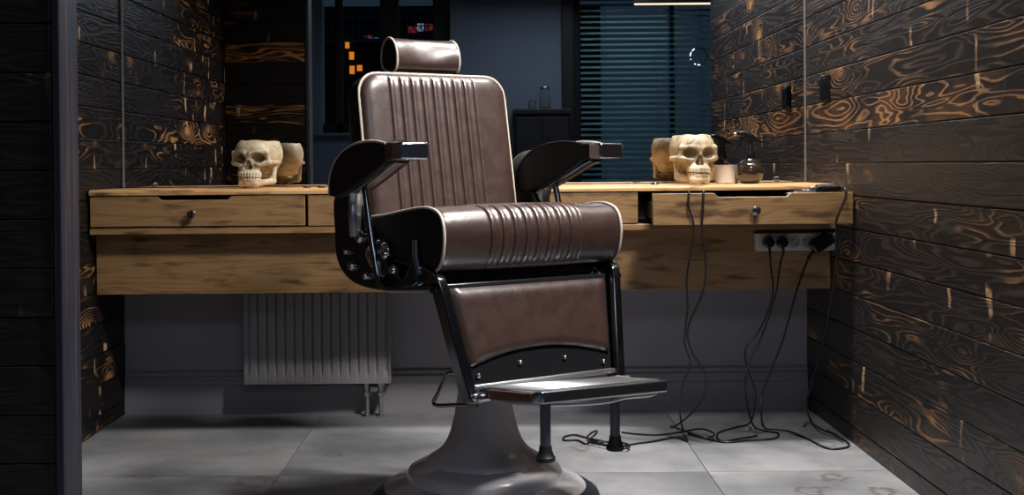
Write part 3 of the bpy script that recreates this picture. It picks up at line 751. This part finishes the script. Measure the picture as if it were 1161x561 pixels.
sv, sf = net(skull_field, (-8.2, -9, -.6), (8.2, 12.2, 16.4), .19)
def skull(x, y, rz, sc_, tilt, mat, lab, name='skull_pot'):
    me = bpy.data.meshes.new(name); me.from_pydata([tuple(p) for p in sv * .01], [], [tuple(int(i) for i in q) for q in sf]); 
    me.polygons.foreach_set('use_smooth', [True] * len(me.polygons)); me.materials.append(mat)
    o = bpy.data.objects.new(name, me); C.objects.link(o); o.location = (x, y, ZT); o.rotation_euler = (0, 0, rz); o.scale = sc_
    tag(o, lab, 'skull', 'skull shaped pots on the counter'); return o
YK = 4.12
skull(cy(290, YK), YK + .01, R(-16), (1.06, 1.0, 1.02), 0, M['bone2'], 'pale open topped skull pot at the left end of the counter')
skull(cy(787, YK), YK, R(10), (1.03, .98, 1.06), 0, M['bone'], 'yellowed open topped skull pot beside the white pot and spray bottle')

# ------------------------------------------------------------------ barber chair. local x = across, -y = forward, z = up
TH = R(33)
CX, CYC = -0.030, 3.17
ch = thing('barber_chair', 'brown leather vintage barber chair with cream piping and chrome footrest on a grey round base', 'chair', (CX, CYC, 0), TH)
def prof_tube(pr, u, r=.0046, closed=False): return MB().tube([(u, -v, w) for v, w in pr], r, 10, closed=closed)
# base
MB().lathe([(.288, .001), (.296, .008), (.297, .026), (.292, .038), (.280, .046), (.262, .055)], 96).build('base_ring', M['ring_dark'], ch, angle=60)
MB().lathe([(.262, .052), (.256, .0585), (.246, .0625), (.206, .073), (.200, .077), (.199, .092), (.194, .101), (.182, .108), (.158, .1155), (.151, .119), (.148, .126), (.140, .132),
            (.120, .144), (.106, .158), (.095, .176), (.086, .20), (.077, .235), (.0695, .28), (.0635, .33), (.060, .40), (.058, .52)], 96).build('pedestal', M['base_grey'], ch, angle=40)
# seat frame and pump housing
MB().lathe([(.062, .49), (.085, .50), (.085, .56)], 40).build('swivel_plate', M['black_metal'], ch)
MB().box((-.235, -.17, .565), (.235, .22, .635)).build('seat_frame', M['black_metal'], ch, bevel=.02)

# seat cushion: a profile swept across, pressed with seams
sp = spline2([(-.205, .655), (-.05, .645), (.09, .636), (.165, .628), (.205, .632), (.230, .655), (.2415, .695), (.241, .730), (.228, .758), (.200, .7725), (.150, .777), (.06, .768), (-.06, .752), (-.205, .742)], 6)
nu = []
SEAM = [(-4 + i) * .0330 for i in range(9)]
SEAM_B = [x - .014 for x in SEAM]
def seam_grid(a, seams):
    g = set(np.linspace(-a, a, 60).round(5))
    for s in seams:
        if abs(s) < a: g |= {round(s + d, 5) for d in (-.012, -.008, -.005, -.003, -.0015, 0, .0015, .003, .005, .008, .012)}
    g |= {round(sg * (a - e), 5) for sg in (-1, 1) for e in (.002, .005, .009, .015, .022)}
    return sorted(g)
def groove(u, seams, depth=.0027, puff=.0024, wd=.0019):
    d = min(abs(u - s) for s in seams); m = max(abs(seams[0]), abs(seams[-1])) if len(seams) > 1 else 0
    g = depth * math.exp(-(d / wd) ** 1.4)
    if seams[0] < u < seams[-1]: g -= puff * math.sin(math.pi * min(1, d / .01675)) 
    return g
def sweep(pr, a, seams, fade, mat, name, parent, edge=.010, puff=None):
    us = seam_grid(a, seams); P = [Vector((v, w, 0)) for v, w in pr]; n = len(P)
    nr = []
    for i in range(n):
        t = (P[min(i + 1, n - 1)] - P[max(i - 1, 0)]).normalized(); nr.append(Vector((t.y, -t.x, 0)))
    vs = []; fs = []
    for u in us:
        e = a - abs(u); rim = edge * (1 - math.sqrt(max(0, 1 - (1 - min(1, e / .02)) ** 2)))
        for i in range(n):
            off = -groove(u, seams) * fade(i / (n - 1)) - rim * .55
            if puff: off += puff(u, i / (n - 1))
            q = P[i] + nr[i] * off; vs.append((u, -q.x, q.y))
    for j in range(len(us) - 1):
        for i in range(n - 1): fs.append((j * n + i, (j + 1) * n + i, (j + 1) * n + i + 1, j * n + i + 1))
    m = MB().add(vs, fs)
    return m.build(name, mat, parent, angle=80)
def f_seat(t): return max(0, min(1, (t - .20) / .25)) * .9
A = .2585
seat = sweep(sp, A, SEAM, f_seat, M['leather'], 'seat', ch, puff=lambda u, t: .004 * (1 - (u / A) ** 2) * f_seat(t) - .0035 * math.exp(-((u - .205) / .03) ** 2) * math.exp(-((t - .8) / .1) ** 2) * 2)
for s in (-1, 1):
    m = MB(); n = len(sp); cen = (0.02, .70)
    rings = [(1.0, A), (.9, A + .006), (.5, A + .009)]
    vs = []; fs = []
    for k, u in rings: vs += [(s * u, -(cen[0] + (v - cen[0]) * k), cen[1] + (w - cen[1]) * k) for v, w in sp]
    for r_ in range(2):
        for i in range(n): fs.append((r_ * n + i, r_ * n + (i + 1) % n, (r_ + 1) * n + (i + 1) % n, (r_ + 1) * n + i))
    fs.append(tuple(range(2 * n, 3 * n)))
    m.add(vs, fs); m.build('side_cushion', M['leather_dark'], seat)
    prof_tube(sp[14:], s * A, .0038).build('piping', M['piping'], seat)
    

# backrest: padded rounded rectangle with vertical seams
def roundrect_grid(us, vsn, a, b, r):
    """grid point -> point in a rounded rectangle, with distance to its outline"""
    out = []
    for t in vsn:
        for u in us:
            x, y = u, t; dx, dy = abs(x) - (a - r), abs(y) - (b - r)
            if dx > 0 and dy > 0:
                L = math.hypot(dx, dy); mxx = max(dx, dy); k = mxx / L
                x = math.copysign(a - r + dx * k, x); y = math.copysign(b - r + dy * k, y); e = r - mxx
            else: e = min(a - abs(x), b - abs(y))
            out.append((x, y, e))
    return out
def pad(a, b, r, T, ER, seams, thick, fadeY, sag=None):
    us = seam_grid(a, seams); vsn = sorted(set(list(np.linspace(-b, b, 46)) + [s * (b - e) for s in (-1, 1) for e in (.001, .003, .006, .010, .015)]))
    g = roundrect_grid(us, vsn, a, b, r); nx = len(us); ny = len(vsn); vs = []; fs = []
    for (x, y, e) in g:
        k = min(1, e / ER); z = T * math.sqrt(max(0, 1 - (1 - k) ** 2))
        z -= groove(x, seams, .0030, .0017, .0019) * max(0, min(1, (e - .004) / .016)) * fadeY(y)
        if sag: z += sag(x, y)
        vs.append((x, y, z))
    for j in range(ny - 1):
        for i in range(nx - 1): fs.append((j * nx + i, j * nx + i + 1, (j + 1) * nx + i + 1, (j + 1) * nx + i))
    front_ = (vs, fs)
    loop = [i for i in range(nx)] + [j * nx + nx - 1 for j in range(1, ny)] + [(ny - 1) * nx + i for i in range(nx - 2, -1, -1)] + [j * nx for j in range(ny - 2, 0, -1)]
    rim = [(vs[i][0], vs[i][1]) for i in loop]
    return front_, rim
def frame(u0, v0, w0, up_v, up_w):
    """local axes of a reclined panel: x across, y along its height, z out of its face"""
    L = math.hypot(up_v, up_w); upv, upw = up_v / L, up_w / L
    X = Vector((1, 0, 0)); Yv = Vector((0, -upv, upw)); Zv = X.cross(Yv)
    if Zv.y > 0: pass
    m = Matrix((X, Yv, Zv)).transposed().to_4x4(); m.translation = (u0, -v0, w0); return m
BM = frame(0, -.212, .893, -.080, .45)
Ab, Bb = .2275, .232
(fv, ff), rim = pad(Ab, Bb, .058, .022, .040, SEAM_B, .07, lambda y: 1.0)
back = MB().add(fv, ff).xf(BM).build('backrest', M['leather'], ch, angle=80)
shell = MB(); n = len(rim)
rows = [(1.0, 0.0), (1.012, -.012), (1.012, -.055), (.985, -.078), (.93, -.086)]
vs = []
for k, z in rows: vs += [(x * k, y * k, z) for x, y in rim]
fs = []
for r_ in range(len(rows) - 1):
    for i in range(n): fs.append((r_ * n + i, r_ * n + (i + 1) % n, (r_ + 1) * n + (i + 1) % n, (r_ + 1) * n + i))
fs.append(tuple(range((len(rows) - 1) * n, len(rows) * n)))
shell.add(vs, fs).xf(BM).build('back_shell', M['leather_dark'], ch, angle=60)
rs = rim[::2]
MB().tube([BM @ Vector((x * 1.008, y * 1.008, .001)) for x, y in rs], .0038, 10, closed=True).build('piping', M['piping'], back)

# headrest roll
hp = spline2([(-.262, 1.150), (-.254, 1.168), (-.256, 1.196), (-.270, 1.222), (-.295, 1.236), (-.322, 1.230), (-.340, 1.208), (-.344, 1.180), (-.335, 1.158), (-.310, 1.146), (-.280, 1.143)], 5, True)
hp2 = hp + [hp[0]]
Ah = .098
hp = [(v, w - .012) for v, w in hp]; hp2 = hp + [hp[0]]
hr = sweep([(v, w) for v, w in hp2][::-1], Ah, [9.0], lambda t: 0, M['leather'], 'headrest', ch, edge=.006,
           puff=None); hr.location.x = -.008
me = hr.data
for v in me.vertices:      # scooped for the neck
    u = v.co.x; k = max(0, 1 - (u / .085) ** 2) ** 1.5; fr = max(0, min(1, (.315 + v.co.y * -1 + 0.03) / .06)) if False else 0
    vv = -v.co.y; fwd = max(0, min(1, (vv + .30) / .045)); up = max(0, min(1, (v.co.z - 1.153) / .05))
    v.co.y += .013 * k * fwd * (.25 + .75 * up); v.co.z -= .0015 * k * up
for s in (-1, 1):
    m = MB(); n = len(hp); vs = [(s * Ah, -v, w) for v, w in hp] + [(s * (Ah + .003), -(-.30 + (v + .30) * .6), 1.178 + (w - 1.178) * .6) for v, w in hp]
    fs = [(i, (i + 1) % n, n + (i + 1) % n, n + i) for i in range(n)] + [tuple(range(n, 2 * n))]
    m.add(vs, fs).build('end_cap', M['leather_dark'], hr)
    prof_tube(hp, s * Ah, .0034, True).build('piping', M['piping'], hr)
MB().tube([(-.045, .305, 1.16), (-.045, .285, 1.0)], .007, 12).build('headrest_post', M['chrome'], ch)
MB().tube([(.045, .305, 1.16), (.045, .285, 1.0)], .007, 12).build('headrest_post', M['chrome'], ch)

# armrests
AI, AO = .2545, .326
at_ = [(-.226, .800), (-.225, .835), (-.212, .866), (-.185, .893), (-.145, .915), (-.09, .930), (-.02, .937), (.04, .936), (.085, .930)]
ab = [(.085, .886), (.05, .872), (0, .853), (-.07, .828), (-.13, .809), (-.19, .797)]
ao = spline2(at_, 4) + spline2(ab, 3) 
for s in (-1, 1):
    arm = MB().prism([(-v, w) for v, w in ao], 'x', s * AI, s * AO).build('armrest', M['leather_dark'], ch, bevel=.009, seg=4)
    for u in (AI + .002, AO - .002):
        MB().tube([(s * u, -v, w - .001) for v, w in spline2(at_, 4)], .0034, 8).build('piping', M['piping'] if u > .3 else M['leather_dark'], arm)
    cap = MB().box((s * (AI - .002), -.168, .890), (s * (AO + .002), -.118, .931)).build('arm_cap', M['chrome'], arm, bevel=.006)
    MB().box((s * (AI - .0005), -.122, .8885), (s * (AO + .0005), -.078, .9315)).build('arm_band', leather('reflected brown', (.06, .034, .028), .25) if s < 0 else M['leather_dark'], arm, bevel=.005)  # left band's brown stands in for a reflection on the chrome tip
    # steel strip under the pad, running forward to the cap
    st = [(s * (AI + AO) / 2, .20, .797), (s * (AI + AO) / 2, .13, .8085), (s * (AI + AO) / 2, .07, .827), (s * (AI + AO) / 2, .0, .852), (s * (AI + AO) / 2, -.05, .871), (s * (AI + AO) / 2, -.10, .886)]
    MB().tube(st, .020, 12, smooth=5, rb=.004).build('arm_rail', M['dark_chrome'], arm)
    # cast upright
    up = [(.110, .825), (.108, .842), (.152, .842), (.156, .815), (.150, .785), (.158, .755), (.152, .735), (.158, .700), (.120, .700), (.116, .735), (.124, .76), (.114, .79)]
    MB().tube([(s * .290, .128, .838), (s * .293, .130, .815), (s * .291, .138, .785), (s * .294, .136, .75), (s * .290, .139, .70)], .010, 14, smooth=5, rb=.020).build('arm_support', M['steel'], arm)
    MB().box((s * .281, -.0, 0), (s * .300, .058, .012)).xf(Matrix.Translation((0, .10, .832))).build('arm_flange', M['chrome'], arm, bevel=.003)
    MB().tube([(s * .292, .092, .838), (s * .293, .080, .80), (s * .294, .062, .735), (s * .293, .042, .665), (s * .291, .022, .60), (s * .288, -.002, .580), (s * .284, -.04, .578), (s * .275, -.21, .592)], .0085, 12, smooth=5).build('side_rod', M['dark_chrome'], arm)
    MB().lathe([(.013, s * .285), (.014, s * .30), (.010, s * .304), (.003, s * .305)], 20, (0, .092, .836), 'x').build('bolt', M['chrome'], arm)

# side castings with the reclining gear
so = spline2([(-.288, .80), (-.292, .70), (-.288, .648), (-.262, .610), (-.21, .583), (-.13, .570), (-.03, .568), (.06, .575), (.07, .60), (-.02, .66), (-.10, .72), (-.155, .80)], 5, True)
for s in (-1, 1):
    sp_ = MB().prism([(-v, w) for v, w in so], 'x', s * .264, s * .279).build('side_plate', M['black_metal'], ch, bevel=.005)
    for v, w, r in ((-.135, .700, .019), (-.06, .64, .016), (.0, .66, .014), (-.18, .62, .012), (.045, .625, .012), (-.10, .60, .010), (-.21, .655, .008)):
        MB().lathe([(r, s * .278), (r, s * .286), (r * .7, s * .292), (.002, s * .294)], 22, (0, -v, w), 'x').build('bolt', M['chrome'], sp_)
    MB().lathe([(.050, s * .268), (.050, s * .284), (.042, s * .288), (.018, s * .288), (.014, s * .294), (.002, s * .295)], 40, (0, .035, .645), 'x').build('recline_gear', M['dark_chrome'], sp_)
    MB().sphere((s * .281, .005, .668), .022, 10, (.45, 1, 1)).build('dome', M['chrome'], sp_)
    MB().sphere((s * .281, .085, .655), .018, 10, (.45, 1, 1.2)).build('dome', M['chrome'], sp_)
    # web that joins the gear to the leg rest
    wb = [(-.03, .588), (.06, .592), (.10, .615), (.13, .655), (.145, .66), (.150, .635), (.158, .60), (.10, .575), (-.02, .572)]
    MB().prism([(-v, w) for v, w in wb], 'x', s * .262, s * .284).build('web', M['dark_chrome'], sp_, bevel=.005)
    MB().tube([(s * .274, -.135, .70), (s * .276, -.140, .66), (s * .272, -.15, .62)], .009, 12).build('link', M['chrome'], sp_)

# leg rest
def at(t, u0=.246, u1=.2105): return (u0 + (u1 - u0) * t, .212 + (.281 - .212) * t, .600 + (.338 - .600) * t)
LM = Matrix(((1, 0, 0, 0), (0, 1, 0, 0), (0, 0, 1, 0), (0, 0, 0, 1)))
bar = [(.120, .612), (.135, .640), (.165, .642), (.205, .632), (.226, .615), (.236, .585), (.296, .345), (.298, .333), (.288, .326), (.262, .328), (.250, .340), (.188, .582), (.178, .598), (.150, .606)]
for s in (-1, 1):
    m = MB().prism([(-v, w) for v, w in bar], 'x', -.013, .013)
    m.v = [(x + s * (.255 - (.612 - w) * .150 if w < .612 else .255 + (w - .612) * .2), y, w) for x, y, w in m.v]
    m.build('legrest_bar', M['dark_chrome'], ch, bevel=.008, seg=4)
nu_, nt_ = 40, 30
vs = []; fs = []
for j in range(nt_ + 1):
    for i in range(nu_ + 1):
        q = -1 + 2 * i / nu_; tmax = .735 - .125 * (1 - q * q) ** 1.0
        t = .04 + (tmax - .04) * j / nt_; u, v, w = at(t); hw = u - .016; x = q * hw
        e = min((1 - abs(q)) * hw, (j / nt_) * .16 + .002, (1 - j / nt_) * .16 + .0)
        vs.append((x, -(v - .004 + .016 * math.sqrt(max(0, 1 - (1 - min(1, e / .028)) ** 2))), w))
n1 = nu_ + 1
for j in range(nt_):
    for i in range(nu_): fs.append((j * n1 + i, j * n1 + i + 1, (j + 1) * n1 + i + 1, (j + 1) * n1 + i))
cp = MB().add(vs, fs).build('calf_pad', M['leather'], ch, angle=80)
lp = MB(); o8 = []
pl = [(-at(.0)[0] + .012, 0.0), (at(.0)[0] - .012, 0.0), (at(.885)[0] - .012, .885), (-at(.885)[0] + .012, .885)]
vs = [(x, -(at(t)[1] - .003), at(t)[2]) for x, t in pl] + [(x, -(at(t)[1] - .016), at(t)[2]) for x, t in pl]
lp.add(vs, [(0, 1, 2, 3), (7, 6, 5, 4), (0, 4, 5, 1), (1, 5, 6, 2), (2, 6, 7, 3), (3, 7, 4, 0)])
lpo = lp.build('legrest_plate', M['black_metal'], ch, bevel=.003)
for x, t in ((-.185, .80), (-.065, .725), (.065, .725), (.18, .80)):
    _, v, w = at(t); MB().sphere((x, -(v + .0005), w), .0052, 8).build('screw', M['chrome'], lpo)
u, v, w = at(.895); MB().box((-u + .008, -v - .006, w - .006), (u - .008, -v + .014, w + .006)).build('cross_bar', M['steel'], ch, bevel=.002)
# foot plate
fp = [(-.205, .285, .352), (-.205, .505, .382), (-.19, .528, .386), (.19, .486, .378), (.205, .466, .375), (.205, .285, .352)]
outline = [(-.198, .288), (-.200, .515), (-.190, .530), (.0, .512), (.190, .494), (.200, .478), (.198, .288)]
def fz(v, u=0): return .348 + (v - .285) * .10 - u * .04
m = MB(); vs = []; n = len(outline)
for dz in (-.027, 0): vs += [(x, -v, fz(v, x) + dz + .012) for x, v in outline]
m.add(vs, [tuple(range(n))[::-1], tuple(range(n, 2 * n))] + [(i, (i + 1) % n, n + (i + 1) % n, n + i) for i in range(n)])
fpo = m.build('footplate', chrome('blue tinted chrome', (.36, .39, .44), .2), ch, bevel=.004)  # chrome, its dark blue reflection put into the base colour
for k in range(24):
    v = .305 + k * .0078
    m = MB().box((-.185, -v - .0018, .0115), (.185 if v < .47 else .185 - (v - .47) * 7, -v + .0018, .0145)); m.v = [(x, y, z + fz(v, x)) for x, y, z in m.v]
    m.build('tread_rib', M['steel'], fpo, bevel=.0008, seg=1)
m = MB().prism([(-v, fz(v, -.2) + d) for v, d in ((.335, -.012), (.335, .009), (.505, .009), (.505, -.012))], 'x', -.2035, -.1965)
m.build('side_trim', plain('brown trim', (.11, .045, .03), .25), fpo, bevel=.003)
MB().tube([(-.17, -.36, .344), (-.15, -.47, .350), (.0, -.49, .342), (.10, -.45, .336), (.17, -.46, .336), (.215, -.43, .342)], .004, 8, smooth=5).build('under_rod', M['steel'], fpo)
for s in (-1, 1):
    m = MB()
    for v in (.290, .318): m.lathe([(.011, s * .190), (.011, s * .216), (.006, s * .220), (.001, s * .221)], 18, (0, -v, .345 + (v - .285) * .1), 'x')
    m.build('hinge', M['chrome'], ch)
for x, v, zb in ((-.155, .490, .232), (.105, .405, .206)):
    z1 = fz(v, x) - .012
    lg = MB().tube([(x, -v, z1), (x, -v, zb + .03)], .0118, 18).build('foot_leg', plain('dark tube', (.11, .12, .145), .3, .6), ch)
    MB().lathe([(.0135, zb + .034), (.0145, zb + .024), (.0185, zb + .013), (.0215, zb + .010), (.0215, zb + .003), (.019, zb), (.001, zb)], 24, (x, -v, 0)).build('rubber_tip', M['rubber'], lg)
# bent wire frame behind the foot plate
RT = (Matrix.Translation((CX, CYC, 0)) @ Matrix.Rotation(TH, 4, 'Z')).inverted()
Lc = lambda px, py, Y: RT @ W(px, py, Y)
kf = MB().tube([Lc(541, 459, 2.86), Lc(516, 459, 2.90), Lc(492, 458.5, 2.94), Lc(497, 445, 2.94), Lc(506, 425, 2.95), Lc(512, 423, 2.96), Lc(528, 423, 3.02)], .0048, 10, smooth=3).build('kick_frame', M['dark_chrome'], ch)
MB().tube([Lc(566, 424, 3.02), Lc(583, 425, 3.0), Lc(586, 440, 2.96), Lc(590, 452, 2.92)], .0048, 10, smooth=3).build('kick_frame', M['dark_chrome'], ch)
# ------------------------------------------------------------------ light
def area(name, loc, aim, size, power, col, spread=None, sizey=None):
    l = bpy.data.lights.new(name, 'AREA'); l.energy = power; l.color = col; l.size = size
    if sizey: l.shape = 'RECTANGLE'; l.size_y = sizey
    if spread: l.spread = R(spread)
    o = bpy.data.objects.new(name, l); C.objects.link(o); o.location = loc
    o.rotation_euler = (Vector(aim) - Vector(loc)).to_track_quat('-Z', 'Y').to_euler(); return o
def spot(name, loc, aim, power, col, ang, blend, rad):
    l = bpy.data.lights.new(name, 'SPOT'); l.energy = power; l.color = col; l.spot_size = R(ang); l.spot_blend = blend; l.shadow_soft_size = rad
    o = bpy.data.objects.new(name, l); C.objects.link(o); o.location = loc
    o.rotation_euler = (Vector(aim) - Vector(loc)).to_track_quat('-Z', 'Y').to_euler(); return o
area('softbox_desk', (.70, 3.60, 2.70), (.72, 3.66, 0), .7, 40, (1.0, .955, .91), 125, .08)
area('softbox_chair', (.94, 2.40, 2.5), (-.02, 3.05, .75),   .34, 17, (1.0, .95, .93), 80, .24)
area('room_fill', (.6, -.9, 2.70), (.6, -.2, 0), 1.2, 28, (.70, .82, 1.0))  # added fill without a fixture, lifts the rear room and the blacks
area('blind_fill', (1.45, -3.3, 3.5), (1.4, -2.4, 1.2), 1.0, 14, (.5, .92, .90))  # added teal lamp out of view, only there to light the blind
w = bpy.data.worlds.new('dusk'); sc.world = w; w.use_nodes = True
bg = w.node_tree.nodes['Background']; bg.inputs[0].default_value = (.055, .10, .16, 1); bg.inputs[1].default_value = .22
sc.view_settings.view_transform = 'Standard'; sc.view_settings.look = 'None'; sc.view_settings.exposure = 0.0; sc.view_settings.gamma = 1
sc.view_settings.use_curve_mapping = False
sc.cycles.caustics_reflective = False; sc.cycles.caustics_refractive = False
sc.cycles.max_bounces = 8; sc.cycles.diffuse_bounces = 4; sc.cycles.glossy_bounces = 5; sc.cycles.transmission_bounces = 6
sc.cycles.sample_clamp_indirect = 4
sc.cycles.use_denoising = True
